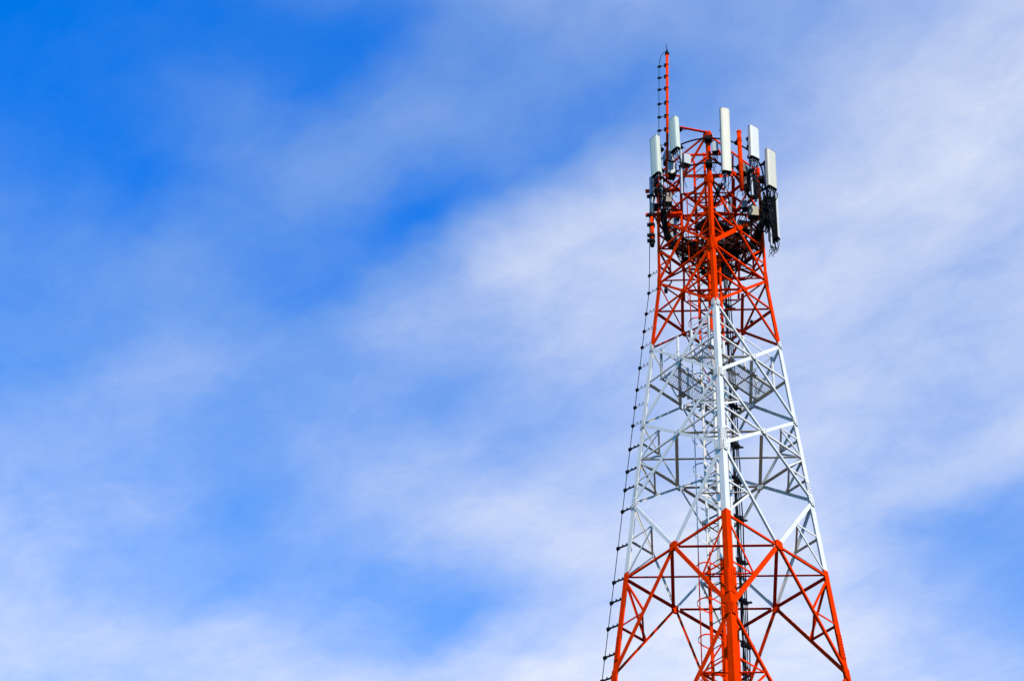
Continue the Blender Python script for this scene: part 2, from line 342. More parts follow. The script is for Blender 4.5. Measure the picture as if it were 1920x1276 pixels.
for p in range(len(NODES) - 1):
    zt, zb = NODES[p], NODES[p + 1]
    wt, wb = rad(zt), rad(zb); k = wt / (wt + wb); zx = zt + (zb - zt) * k; CROSS.append(zx)
    big = p >= 5
    A = 0.095 if big else (0.085 if p >= 3 else 0.075); H = 0.062 if big else 0.055
    for i in range(4):
        j = (i + 1) % 4
        mb = MB(); AA = A * (0.66, 0.8, 0.6, 0.85)[i]; seg(mb, leg_at(i, zt), leg_at(j, zb), i, AA, 0.009, 0.010, 1, lower=(i == 0), c=A * (0.55, 0.35, 0.35, 0.7)[i], cut0=0.06, cut1=0.06, zsplit=zx + 0.1); mb.build('diagonal_brace', tower)
        mb = MB(); X = fpt(i, zx, 0.5)
        AB = A * (1.45 if p == 1 else 0.95, 0.85, 0.55 if p >= 5 else 0.34, 1.65 if p < 3 else 1.35)[i]; CB = A * (0.8, 0.35, 0.30, 0.8)[i]
        seg(mb, leg_at(j, zt), X, i, AB, 0.009, -0.002, 1, c=CB, cut0=0.06, cut1=0.07, zsplit=zx + 0.1)
        seg(mb, X, leg_at(i, zb), i, AB, 0.009, -0.002, 1, c=CB, cut0=0.07, cut1=0.06); mb.build('diagonal_brace', tower)
        mb = MB(); seg(mb, fpt(i, zx, 0.0), fpt(i, zx, 0.5), i, H * 0.85, 0.007, -0.004, 1, c=H * (0.6, 1.7, 1.7, 0.6)[i], cut0=0.05, cut1=0.09, lower=True)
        seg(mb, fpt(i, zx, 0.5), fpt(i, zx, 1.0), i, H * 0.85, 0.007, -0.004, 1, c=H * (0.6, 1.7, 1.7, 0.6)[i], cut0=0.09, cut1=0.05, lower=True); mb.build('horizontal_strut', tower)
        # gusset at the crossing, with its bolts
        al, out = FACE[i]; fn = (leg_at(j, zx) - leg_at(i, zx)).cross(leg_at(i, zx + 1) - leg_at(i, zx)).normalized(); fn = fn if fn.dot(out) > 0 else -fn
        up = fn.cross(al).normalized(); up = up if up.z > 0 else -up
        g = MB(); gs = (0.125 if big else 0.095) * (1.0 if i in (0, 3) else 0.8); gm_ = paint(zx)
        dA = (leg_at(j, zb) - leg_at(i, zt)).normalized(); dB = (leg_at(i, zb) - leg_at(j, zt)).normalized(); ol = []
        for dd in (dA, dB, -dA, -dB):
            pp = dd.cross(fn)
            for q in (1, -1): ol.append(dd * gs + pp * (q * gs * 0.30))
        ol.sort(key=lambda v: math.atan2(v.dot(up), v.dot(al)))
        g.poly([X + v + fn * 0.0225 for v in ol], 0.009, fn, gm_)
        g.poly([X + v - fn * 0.016 for v in ol], 0.009, fn, gm_)
        for dd in (dA, dB, -dA, -dB):
            for q in (0.5, 0.85):
                g.bolt(X + dd * (gs * q) + fn * 0.031, fn, 0.012, 0.014, BOLT if gm_ is WHITE else gm_)
        g.build('gusset_plate', tower)
        if p in REDUND:                                           # secondary bracing: two pairs of thin angles at each leg
            for (li, s0) in ((i, 0.0), (j, 1.0)):
                for (zn, sgn) in ((zt, 1), (zb, -1)):
                    N_ = fpt(i, zn, s0); mid = (N_ + X) / 2; LC = fpt(i, zx, s0); zm = (zn + zx) / 2; LM = fpt(i, zm, s0)
                    mb = MB()
                    seg(mb, mid, LM, i, 0.042, 0.006, -0.014, 1, cut0=0.03, cut1=0.04)
                    seg(mb, mid, LC, i, 0.042, 0.006, -0.021, 1, cut0=0.03, cut1=0.07)
                    mb.build('secondary_brace', tower)
    # horizontal bracing in plan: a diamond through the face middles and a tie from leg to leg
    if p <= 7:
        for i in range(4):
            a_, b_2 = fpt(i, zx, 0.5), fpt((i + 1) % 4, zx, 0.5); d = (b_2 - a_).normalized(); mb = MB()
            inn = V(-d.y, d.x, 0); inn = -inn if inn.y > 0 else inn
            mb.angle(a_ + d * 0.10 + V(0, 0, -0.035), b_2 - d * 0.10 + V(0, 0, -0.035), inn, V(0, 0, 1), 0.075, 0.007, paint(zx), 0.05); mb.build('plan_brace', tower)
        for (q, dz) in ((0, 0.0), (1, -0.06)):
            if p in (0, 3) or (p in (1, 6) and q): continue
            a_, b_2 = leg_at(3 - q * 3, zx), leg_at(1 + q, zx); d = (b_2 - a_).normalized(); mb = MB()
            n_ = d.cross(V(0, 0, 1)); n_ = -n_ if n_.y > 0 else n_
            mb.angle(a_ + d * 0.12 + V(0, 0, dz + 0.02), b_2 - d * 0.12 + V(0, 0, dz + 0.02), n_, V(0, 0, 1), 0.06, 0.006, paint(zx), 0.04); mb.build('plan_brace', tower)
    if p in REDUND:                                               # short ties round each leg corner
        for i in range(4):
            h_ = (i + 3) % 4
            for zn in (zt, zb):
                a_ = (fpt(i, zn, 0.0) + fpt(i, zx, 0.5)) / 2; b_2 = (fpt(h_, zn, 1.0) + fpt(h_, zx, 0.5)) / 2; d = (b_2 - a_).normalized(); mb = MB()
                mb.angle(a_ + d * 0.05, b_2 - d * 0.05, leg_at(i, a_.z) - a_, V(0, 0, 1), 0.042, 0.006, paint(a_.z)); mb.build('corner_tie', tower)
UPV = V(0, 0, 1)
# top frame at the head of the legs
zt = NODES[0]
for i in range(4):
    mb = MB(); seg(mb, fpt(i, zt, 0), fpt(i, zt, 1), i, 0.06, 0.007, -0.004, 1, cut0=0.05, cut1=0.05); mb.build('horizontal_strut', tower)
    a_, b_2 = fpt(i, zt, 0.5), fpt((i + 1) % 4, zt, 0.5); d = (b_2 - a_).normalized(); mb = MB(); inn = -(a_ + b_2) / 2; inn.z = 0
    mb.angle(a_ + d * 0.05 + V(0, 0, -0.03), b_2 - d * 0.05 + V(0, 0, -0.03), inn.normalized(), V(0, 0, 1), 0.05, 0.007, RED); mb.build('plan_brace', tower)
for zn in NODES[1:3]:                                             # plan bracing at the upper joints
    for i in range(4):
        a_, b_2 = fpt(i, zn, 0.5), fpt((i + 1) % 4, zn, 0.5); d = (b_2 - a_).normalized(); mb = MB(); inn = V(-d.y, d.x, 0); inn = -inn if inn.y > 0 else inn
        mb.angle(a_ + d * 0.05, b_2 - d * 0.05, inn, V(0, 0, 1), 0.055, 0.006, RED, 0.04); mb.build('plan_brace', tower)
    for i in range(4):
        mb = MB(); seg(mb, fpt(i, zn, 0), fpt(i, zn, 1), i, 0.045, 0.006, -0.014, 1, cut0=0.06, cut1=0.06, lower=True); mb.build('horizontal_strut', tower)
    for q in (0, 1):
        a_, b_2 = leg_at(3 - q * 3, zn), leg_at(1 + q, zn); d = (b_2 - a_).normalized(); mb = MB(); n_ = d.cross(UPV); n_ = -n_ if n_.y > 0 else n_
        mb.angle(a_ + d * 0.12 + UPV * (0.06 - q * 0.12), b_2 - d * 0.12 + UPV * (0.06 - q * 0.12), n_, UPV, 0.05, 0.006, RED, 0.04); mb.build('plan_brace', tower)
# plates where braces meet the legs
for zi, zn in enumerate(NODES[:-1]):
    for i in range(4):
        mb = MB(); m = paint(zn + 0.01 if zi not in (3,) else zn - 0.05)
        for (fi, s0, sg) in ((i, 0.0, 1), ((i + 3) % 4, 1.0, -1)):
            al, out = FACE[fi]; j = (fi + 1) % 4
            fn = (leg_at(j, zn) - leg_at(fi, zn)).cross(leg_at(fi, zn + 1) - leg_at(fi, zn)).normalized(); fn = fn if fn.dot(out) > 0 else -fn
            c_ = leg_at(i, zn); d = (leg_at(i, zn + 1) - c_).normalized(); ax = al * sg; ax = (ax - d * ax.dot(d)).normalized()
            s_ = 0.85 if zi >= 5 else (0.62 if zi == 3 else 0.75)
            ol = [(0.016, 0.17), (0.11, 0.17), (0.19, 0.07), (0.19, -0.09), (0.11, -0.2), (0.016, -0.2)]
            mb.poly([c_ + ax * (x * s_) + d * (y * s_) + fn * 0.0215 for x, y in ol], 0.009, fn, m)
            for (x, y) in ((0.06, 0.11), (0.06, 0.03), (0.06, -0.06), (0.06, -0.14), (0.14, 0.04), (0.15, -0.06), (0.11, -0.13)):
                mb.bolt(c_ + ax * (x * s_) + d * (y * s_) + fn * 0.030, fn, 0.012, 0.012, BOLT if m is WHITE else m)
        mb.build('joint_plate', tower)
for i in range(4):                                                # concrete pads under the legs
    mb = MB(); c_ = leg_at(i, 0.05); x = V(1, 0, 0); y = V(0, 1, 0)
    mb.box(V(c_.x, c_.y, 0.15), x, y, V(0, 0, 1), 0.9, 0.9, 0.40, principled('concrete', (0.32, 0.31, 0.29), 0.9, var=0.2, vscale=3) if i == 0 else bpy.data.materials['concrete']); mb.build('footing', tower)

# tower-plan axes: S runs along the walkways (front-left face to back-right face), N across them
ES = (FACE[1][1] * 1.0); ES = V(math.cos(math.radians(45) + PHI), math.sin(math.radians(45) + PHI), 0); EN = V(-ES.y, ES.x, 0)
def sn(s, n, z): return ES * s + EN * n + V(0, 0, z)
UP = V(0, 0, 1)

# ---------------------------------------------------------------- climbing ladder with safety cage
ladder = thing('climbing_ladder', 'caged climbing ladder running up inside the lattice tower', 'ladder', sn(-0.4, -0.08, 0))
LS, LN0, LN1 = -0.40, -0.28, 0.10
def banded(mb, fn_, z0, z1):
    zs = sorted({z0, z1} | {b for (b, _, _) in BANDS if z0 < b < z1})
    for a, b in zip(zs[:-1], zs[1:]): fn_(mb, a, b, paint((a + b) / 2))
for n_ in (LN0, LN1):
    mb = MB(); banded(mb, lambda m_, a, b, mt: m_.bar(sn(LS, n_, a), sn(LS, n_, b), 0.07, 0.022, mt, EN), 0.3, 39.5); put(mb, 'rail', ladder)
z = 39.3; rung_zs = []
while z > 0.5: rung_zs.append(z); z -= 0.31
low = MB()
for z in rung_zs:
    if z > 20.5: mb = MB(); mb.tube([sn(LS, LN0, z), sn(LS, LN1, z)], 0.011, DARK if int(z * 10) % 3 else paint(z), 6); put(mb, 'rung', ladder)
    else: low.tube([sn(LS, LN0, z), sn(LS, LN1, z)], 0.011, paint(z), 6)
o = put(low, 'rung', ladder); o['kind'] = 'stuff'
def hoop_path(z, n=22):
    out = []; cn = (LN0 + LN1) / 2
    for k in range(n + 1):
        t = math.pi * k / n
        out.append(sn(LS - 0.50 * math.sin(t) ** 0.8, cn + (0.19 + 0.10 * math.sin(t)) * math.cos(t), z))
    return out
z = 37.6
while z > 2.4:
    pts = hoop_path(z); mb = MB(); m = paint(z)
    for a, b in zip(pts[:-1], pts[1:]): mb.bar(a, b + (b - a) * 0.03, 0.006, 0.035, m)
    put(mb, 'cage_hoop', ladder); z -= 0.92
for t in (0.22, 0.5, 0.78):
    k = int(t * 22); p = hoop_path(0)[k]; mb = MB()
    banded(mb, lambda m_, a, b, mt: m_.bar(V(p.x, p.y, a), V(p.x, p.y, b), 0.022, 0.005, mt, (p - sn(LS, -0.09, 0)).normalized()), 2.2, 37.7); put(mb, 'cage_strap', ladder)

# ---------------------------------------------------------------- cable ladder, feeder cables, clamps
ctray = thing('cable_ladder', 'vertical cable ladder beside the climbing ladder in the tower middle', 'cable ladder', sn(0, -0.08, 0))
for n_ in (-0.28, 0.14):
    mb = MB()
    def ch(m_, a, b, mt):
        m_.prism([(-0.004, -0.03), (0.03, -0.03), (0.03, -0.025), (0.001, -0.025), (0.001, 0.025), (0.03, 0.025), (0.03, 0.03), (-0.004, 0.03)], sn(0, n_, a), sn(0, n_, b), EN * (1 if n_ < 0 else -1), ES, mt)
    banded(mb, ch, 0.3, 37.4); put(mb, 'side_channel', ctray)
z = 37.2; lowr = MB(); k = 0
while z > 0.5:
    m = paint(z)
    if z > 20.5: mb = MB(); mb.bar(sn(0.0, -0.278, z), sn(0.0, 0.138, z), 0.03, 0.02, m); put(mb, 'rung', ctray)
    else: lowr.bar(sn(0.0, -0.278, z), sn(0.0, 0.138, z), 0.03, 0.02, m)
    z -= 0.6
o = put(lowr, 'rung', ctray); o['kind'] = 'stuff'
rnd = random.Random(7)
FC = [(0.185, -0.235), (0.20, -0.20), (0.235, -0.235), (0.25, -0.20), (0.30, -0.235), (0.33, -0.205), (0.365, -0.235)]
for k, (s_, n_) in enumerate(FC):
    pts = []; z = 0.4; top = 35.6 + rnd.random() * 1.2
    while z < top:
        pts.append(sn(s_ + rnd.uniform(-0.012, 0.012), n_ + rnd.uniform(-0.012, 0.012), z)); z += 0.55
    a = rnd.uniform(0, 6.28)
    pts += [sn(s_ + 0.10 * math.cos(a), n_ + 0.10 * math.sin(a), top + 0.3), sn(s_ + 0.45 * math.cos(a), n_ + 0.45 * math.sin(a), top + 0.55), sn(s_ + 0.85 * math.cos(a), n_ + 0.7 * math.sin(a), top + 0.8)]
    mb = MB(); mb.tube(curve_pts(pts, 3), 0.012 if k % 3 else 0.016, RUBBER, 6)
    o = mb.build('feeder_cable', None); o['label'] = 'black feeder cable in the vertical bundle behind the near tower leg'; o['category'] = 'cable'; o['group'] = 'feeder cables'
z = 35.3; k = 0
while z > 1.0:
    mb = MB()
    mb.bar(sn(0.0, -0.25, z), sn(0.42, -0.21, z), 0.04, 0.02, DARK)
    for (s_, n_) in FC:
        mb.box(sn(s_, n_, z + rnd.uniform(-0.03, 0.05)), ES, EN, UP, 0.055, 0.055, 0.07 + 0.05 * rnd.random(), RUBBER)
    mb.bar(sn(0.38, -0.2, z + 0.02), sn(0.50, -0.26, z + 0.06), 0.02, 0.05, RUBBER)
    put(mb, 'cable_clamp', ctray); z -= 1.12 + 0.1 * math.sin(k * 2.1); k += 1

# ---------------------------------------------------------------- walkways of open grating
def walkway(label, zf, n0, n1, s0, s1, mats, rails, dark):
    gmat, fmat, rmat = mats
    w = thing('grating_walkway', label, 'walkway', sn((s0 + s1) / 2, (n0 + n1) / 2, zf), 'grating walkways')
    g = MB(); pitch = 0.058; sw = 0.015 if dark else 0.0075; hw = n1 - n0; ln_ = s1 - s0
    # expanded-metal mesh: two families of slanting strands clipped to the strip
    for fam in (1, -1):
        c = -hw * 0.55 if fam == 1 else 0
        u = -hw
        while u < ln_ + hw:
            # strand from (u,0) going to (u + fam*hw*0.55, hw)
            a = (u, 0.0); b = (u + fam * hw * 0.55, hw)
            t0, t1 = 0.0, 1.0
            dxx = b[0] - a[0]
            for lim, sg in ((0.0, 1), (ln_, -1)):
                va = sg * (a[0] - lim); vb = sg * (b[0] - lim)
                if va < 0 and vb < 0: t0 = 2
                elif va < 0: t0 = max(t0, va / (va - vb))
                elif vb < 0: t1 = min(t1, va / (va - vb))
            if t0 < t1 - 0.02:
                pa = sn(s0 + a[0] + dxx * t0, n0 + hw * t0, zf + (0.002 if fam == 1 else -0.006)); pb = sn(s0 + a[0] + dxx * t1, n0 + hw * t1, zf + (0.002 if fam == 1 else -0.006))
                g.bar(pa, pb, sw, 0.006, gmat)
            u += pitch
    put(g, 'grating', w)
    if dark:
        fp = MB(); a0, a1 = (s0 + 0.02, s0 + 0.75) if n0 < 0 else (s1 - 0.45, s1 - 0.02)
        fp.box(sn((a0 + a1) / 2, (n0 + n1) / 2, zf + 0.02), ES, EN, UP, a1 - a0, hw - 0.02, 0.012, RUSTY); put(fp, 'floor_plate', w)
    f = MB()
    for n_ in (n0, n1): f.angle(sn(s0, n_, zf - 0.06), sn(s1, n_, zf - 0.06), UP, EN * (1 if n_ == n0 else -1), 0.07, 0.006, fmat, 0.05)
    nb = 4
    for k in range(nb):
        s_ = s0 + (s1 - s0) * (k / (nb - 1)); s_ = min(max(s_, s0 + 0.03), s1 - 0.03)
        f.angle(sn(s_, n0 + 0.006, zf - 0.015), sn(s_, n1 - 0.006, zf - 0.015), V(0, 0, -1), ES, 0.05, 0.005, fmat)
    f.bar(sn(s0 + 0.01, (n0 + n1) / 2, zf - 0.014), sn(s1 - 0.01, (n0 + n1) / 2, zf - 0.014), 0.03, 0.008, fmat)
    put(f, 'frame', w)
    for k in (1, 2):                                              # hook clamps under the joints
        h = MB(); s_ = s0 + (s1 - s0) * k / 3
        for n_, sg in ((n0, -1), (n1, 1)):
            h.box(sn(s_, n_ + sg * 0.02, zf - 0.09), ES, EN, UP, 0.16, 0.09, 0.03, fmat); h.bar(sn(s_ - 0.06, n_, zf - 0.1), sn(s_ - 0.06, n_ + sg * 0.13, zf - 0.1), 0.03, 0.03, fmat)
        put(h, 'clamp', w)
    for (pts, hs) in rails:
        r = MB(); tops = []
        for (s_, n_) in pts:
            r.angle(sn(s_, n_, zf - 0.05), sn(s_, n_, zf + 1.0), ES, EN, 0.045, 0.005, rmat)
        for (a, b) in zip(pts[:-1], pts[1:]):
            for h in hs: r.angle(sn(*a, zf + h), sn(*b, zf + h), V(0, 0, -1), EN, 0.04, 0.005, rmat)
        put(r, 'handrail', w)
ZP1 = CROSS[3] - 0.10
walkway('pale grating walkway left of the ladder in the white band', ZP1, 0.15, 0.72, -1.15, 1.02, (GRATE, PLATFORMSTEEL, WHITE), [([(-1.12, 0.72), (-1.12, 0.16)], (0.5, 0.98)), ([(-1.12, 0.72), (-0.2, 0.76), (0.95, 0.72)], (0.98,))], False)
walkway('pale grating walkway right of the ladder in the white band', ZP1, -0.87, -0.30, -1.15, 1.02, (GRATE, PLATFORMSTEEL, WHITE), [([(-1.12, -0.30), (-1.12, -0.86)], (0.5, 0.98)), ([(-1.12, -0.87), (0.0, -0.90), (1.0, -0.88), (1.0, -0.32)], (0.5, 0.98))], False)
ZP2 = CROSS[1] - 0.08
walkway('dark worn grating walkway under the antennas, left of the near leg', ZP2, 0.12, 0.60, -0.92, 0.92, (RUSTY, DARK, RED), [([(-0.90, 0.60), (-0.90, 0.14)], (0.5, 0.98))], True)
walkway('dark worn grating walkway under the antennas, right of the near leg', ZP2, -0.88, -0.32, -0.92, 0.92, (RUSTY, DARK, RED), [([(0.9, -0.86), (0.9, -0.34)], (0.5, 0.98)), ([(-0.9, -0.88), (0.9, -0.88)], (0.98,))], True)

# ---------------------------------------------------------------- round mounting rings at the tower head
for (z, lab) in ((38.91, 'upper round dark steel hoop encircling the tower head behind the antennas'), (37.92, 'lower round dark steel hoop encircling the tower head below the upper one')):
    ring = thing('mounting_ring', lab, 'hoop', V(0, 0, z), 'mounting rings')
    mb = MB(); pts = [pol(360 * k / 72, 1.45, z) for k in range(73)]; mb.tube(pts, 0.021, DARK, 8, False); put(mb, 'hoop', ring)
    for i in range(4):
        c_ = leg_at(i, z); rd = V(c_.x, c_.y, 0).normalized(); tg = V(-rd.y, rd.x, 0); mb = MB()
        mb.box(rd * 1.42 + V(0, 0, z), rd, tg, UP, 0.16, 0.17, 0.14, DARK, 0.02); mb.bar(rd * 1.33 - tg * 0.09 + V(0, 0, z), rd * 1.33 + tg * 0.09 + V(0, 0, z), 0.03, 0.1, DARK)
        put(mb, 'leg_clamp', ring)

# ---------------------------------------------------------------- panel antennas
def antenna(label, az, r, z0, z1, face, w, d, mat, tilt=2.0, pipe=None, ncab=6, seed=1, back=CAPGREY):
    """az, r place it round the tower axis; face is the bearing its front looks to"""
    rn = random.Random(seed); c_ = pol(az, r, z0); A_ = thing('panel_antenna', label, 'antenna', c_, 'panel antennas')
    fy = pol(face, 1, 0); fx = V(-fy.y, fy.x, 0)                   # front direction, and sideways
    ti = math.radians(tilt); zz = (UP * math.cos(ti) + fy * math.sin(ti)).normalized(); fy2 = (fy * math.cos(ti) - UP * math.sin(ti)).normalized()
    H_ = z1 - z0
    prof = [(-w / 2, -d * 0.45), (-w / 2 + 0.012, -d * 0.5), (w / 2 - 0.012, -d * 0.5), (w / 2, -d * 0.45), (w / 2, d * 0.15)]
    for k in range(9):
        t = math.pi * (k + 0.5) / 9.0; prof.append((w / 2 * math.cos(t) ** 1 if False else w / 2 * (abs(math.cos(t)) ** 0.55) * (1 if math.cos(t) > 0 else -1), d * 0.15 + d * 0.35 * math.sin(t) ** 0.7))
    prof.append((-w / 2, d * 0.15))
    sc = lambda q: [(a * q, b * q) for a, b in prof]
    mb = MB(); mb.prism(prof, c_ + zz * 0.03, c_ + zz * (H_ - 0.03), fx, fy2, mat); put(mb, 'radome', A_)
    mb = MB(); mb.prism(sc(1.03), c_ + zz * (H_ - 0.034), c_ + zz * (H_ - 0.012), fx, fy2, CAPGREY); mb.prism(sc(0.97), c_ + zz * (H_ - 0.012), c_ + zz * H_, fx, fy2, mat, sc(0.85)); put(mb, 'top_cap', A_)
    mb = MB(); mb.prism(sc(0.9), c_, c_ + zz * 0.035, fx, fy2, RUBBER, sc(1.02)); put(mb, 'end_cap', A_)
    mb = MB(); mb.box(c_ + zz * (H_ / 2) - fy2 * (d * 0.5 + 0.004), fx, fy2, zz, w - 0.012, 0.012, H_ - 0.06, back); put(mb, 'back_plate', A_)
    k = 0; ports = []
    for q in range(ncab):
        x = -w * 0.38 + w * 0.76 * q / max(1, ncab - 1); y = d * (0.18 if q % 2 else -0.12)
        p0 = c_ + fx * x + fy2 * y; mb = MB(); mb.tube([p0 + zz * 0.01, p0 - zz * 0.05], 0.014, DARK, 8); mb.tube([p0 - zz * 0.05, p0 - zz * 0.09], 0.010, GALV, 8); put(mb, 'connector', A_); ports.append(p0 - zz * 0.09)
    bp = c_ - fy * (d * 0.5 + 0.13)                                 # the pipe behind it
    zl, zh = pipe or (z0 - 0.55, z0 + H_ * 0.75)
    mb = MB(); pb = V(bp.x, bp.y, 0); mb.tube([pb + UP * zl, pb + UP * (zl + 0.012), pb + UP * (zh - 0.01), pb + UP * zh], 0.036, GALV, 12); put(mb, 'mount_pipe', A_)
    for q in (0.22, 0.8):
        mb = MB(); zb_ = z0 + H_ * q; s_ = c_ + zz * (H_ * q) - fy2 * (d * 0.5)
        mb.box(s_ - fy2 * 0.012, fx, fy2, zz, 0.13, 0.03, 0.10, DARK); mb.bar(s_ - fy2 * 0.02 + fx * 0.035, pb + UP * zb_ + fx * 0.035, 0.012, 0.05, DARK); mb.bar(s_ - fy2 * 0.02 - fx * 0.035, pb + UP * zb_ - fx * 0.035, 0.012, 0.05, DARK)
        mb.box(pb + UP * zb_, fx, fy, UP, 0.13, 0.10, 0.06, DARK, 0.02); mb.tube([pb + UP * zb_ - fy * 0.03 + fx * 0.05, pb + UP * (zb_ + 0.03) - fy * 0.15 + fx * 0.06], 0.007, DARK, 6); put(mb, 'bracket', A_)
    for z_ in (38.91, 37.92):                                       # arms holding the pipe to the hoops
        if zl < z_ < zh:
            a_ = math.atan2(bp.x, -bp.y); q = V(1.45 * math.sin(a_), -1.45 * math.cos(a_), z_); mb = MB()
            mb.box(pb + UP * z_, fx, fy, UP, 0.11, 0.11, 0.08, DARK, 0.02)
            if (q - (pb + UP * z_)).length > 0.03: mb.bar(pb + UP * z_, q, 0.05, 0.05, DARK)
            put(mb, 'ring_clamp', A_)
    for q, p0 in enumerate(ports):
        sd = rn.choice((-1, 1)); drop = rn.uniform(0.35, 0.75)
        e = pb + UP * (z0 - drop) + fx * rn.uniform(-0.07, 0.07) - fy * rn.uniform(0.0, 0.06)
        m1 = p0 - UP * rn.uniform(0.08, 0.16) + fy * rn.uniform(0.0, 0.05); m2 = (m1 + e) / 2 + fx * (sd * rn.uniform(0.02, 0.10)) - UP * rn.uniform(0, 0.12)
        mb = MB(); mb.tube(curve_pts([p0, m1, m2, e, e - UP * 0.15 - fy * 0.05], 5), rn.choice((0.008, 0.010, 0.012)), RUBBER, 6); put(mb, 'jumper_cable', A_)
    return A_
antenna('panel antenna farthest left with sky shade tinted into its colour, in front of the red mast foot', -49, 1.74, 37.88, 39.39, -45, 0.29, 0.13, SKYSHADE, 2, (37.0, 38.3), 8, 3)
antenna('panel antenna tinted green for sky shade, right beside the thin red mast', -28.3, 1.70, 38.40, 39.70, -46, 0.29, 0.13, SKYSHADE, 2, (36.85, 38.6), 8, 5)
antenna('tallest cream panel antenna, in front beside the near leg top', 15.9, 1.74, 37.21, 39.66, 16, 0.245, 0.13, CREAM, 2.5, (36.65, 38.96), 4, 8)
antenna('bright white panel antenna between the red pipe and the rightmost cream one', 44.0, 1.74, 38.20, 39.46, 36, 0.275, 0.12, RADOME, 2, (36.95, 39.25), 8, 11)
antenna('cream panel antenna facing out at the right edge of the tower head', 68.5, 1.74, 37.72, 39.20, 41, 0.29, 0.12, CREAM, 2, (36.7, 39.0), 8, 13)
antenna('dark backed panel antenna low on the right edge, showing its rear and white edge', 107.5, 1.72, 37.0, 38.75, 150, 0.29, 0.14, RADOME, 2, (36.6, 38.9), 6, 17, RUBBER)
antenna('greyish panel antenna seen through the lattice at the back left', -146.5, 1.75, 38.15, 39.75, -150, 0.28, 0.12, RADOME, 2, (37.7, 39.6), 6, 19)
antenna('panel antenna seen through the lattice at the back right of the near leg', 162, 1.74, 39.0, 40.1, 165, 0.28, 0.12, RADOME, 2, (37.7, 39.9), 4, 23)

# ---------------------------------------------------------------- radio units
def radio(label, P0, face, w, d, h, mat, seed=1):
    R_ = thing('remote_radio_unit', label, 'radio unit', P0, 'radio units'); fy = pol(face, 1, 0); fx = V(-fy.y, fy.x, 0); rn = random.Random(seed)
    mb = MB(); mb.box(P0, fx, fy, UP, w, d, h, mat, 0.012); put(mb, 'body', R_)
    mb = MB(); n_ = max(4, int(w / 0.035))
    for k in range(n_): mb.box(P0 + fx * (-w * 0.42 + w * 0.84 * k / (n_ - 1)) - fy * (d * 0.5 + 0.018), fx, fy, UP, 0.008, 0.04, h * 0.9, CAPGREY)
    put(mb, 'cooling_fins', R_)
    mb = MB(); mb.box(P0 - UP * (h / 2 + 0.012), fx, fy, UP, w * 0.9, d * 0.85, 0.024, RUBBER)
    for k in range(4): mb.tube([P0 + fx * (w * (-0.32 + 0.21 * k)) - UP * (h / 2 + 0.02), P0 + fx * (w * (-0.32 + 0.21 * k)) - UP * (h / 2 + 0.08)], 0.014, DARK, 6)
    put(mb, 'connector_plate', R_)
    mb = MB(); mb.box(P0 - fy * (d * 0.5 + 0.06) + UP * (h * 0.2), fx, fy, UP, w * 0.5, 0.08, 0.06, DARK); mb.box(P0 - fy * (d * 0.5 + 0.06) - UP * (h * 0.2), fx, fy, UP, w * 0.5, 0.08, 0.06, DARK); put(mb, 'bracket', R_)
    for k in range(4):
        p0 = P0 + fx * (w * (-0.32 + 0.21 * k)) - UP * (h / 2 + 0.08); e = p0 - UP * rn.uniform(0.3, 0.7) + fx * rn.uniform(-0.25, 0.25) - fy * rn.uniform(0.0, 0.25)
        mb = MB(); mb.tube(curve_pts([p0, p0 - UP * 0.12, (p0 + e) / 2 + fx * rn.uniform(-0.15, 0.15) - UP * 0.08, e], 5), 0.009, RUBBER, 6); put(mb, 'cable', R_)
radio('upper light grey radio unit behind the leftmost panel antenna', pol(-43.5, 1.45, 38.66), 20, 0.24, 0.20, 0.36, BOXGREY, 1)
radio('lower light grey radio unit below its twin behind the leftmost panel', pol(-41.2, 1.42, 38.13), 20, 0.24, 0.22, 0.42, BOXGREY, 2)
radio('small grey radio unit hanging right of the silver pipe under the left antennas', pol(-21.5, 1.42, 38.22), 25, 0.20, 0.12, 0.36, BOXGREY, 3)
radio('grey brown radio unit low on the left among black cables', pol(-48.8, 1.36, 37.22), 10, 0.18, 0.16, 0.34, BOXBROWN, 4)
radio('grey radio unit tucked left of the tallest cream antenna', pol(8.3, 1.50, 38.46), 0, 0.16, 0.12, 0.36, BOXGREY, 5)
radio('brown radio unit right of the red pipe under the white antenna', pol(42.6, 1.38, 38.05), 60, 0.26, 0.14, 0.34, BOXBROWN, 6)
radio('second brown radio unit, below the one under the white antenna', pol(47.0, 1.32, 37.66), 60, 0.24, 0.14, 0.28, BOXBROWN, 7)
radio('tan radio unit above the right end of the thick red diagonal', pol(67, 1.20, 37.02), 10, 0.26, 0.18, 0.34, BOXTAN, 8)
radio('small pale grey box left of the tan radio unit', pol(58, 1.06, 37.22), -5, 0.15, 0.12, 0.26, BOXGREY, 9)
radio('tan box hanging inside the lattice above the dark left walkway', pol(-147, 0.95, 37.30), -30, 0.20, 0.16, 0.26, BOXTAN, 10)
radio('dark box in the black cable tangle at the right edge', pol(79, 1.52, 37.35), 70, 0.22, 0.18, 0.5, CAPGREY, 11)
radio('reddish brown box behind the right face under the tan radio unit', pol(72, 0.9, 36.72), 15, 0.30, 0.18, 0.3, BOXBROWN, 12)

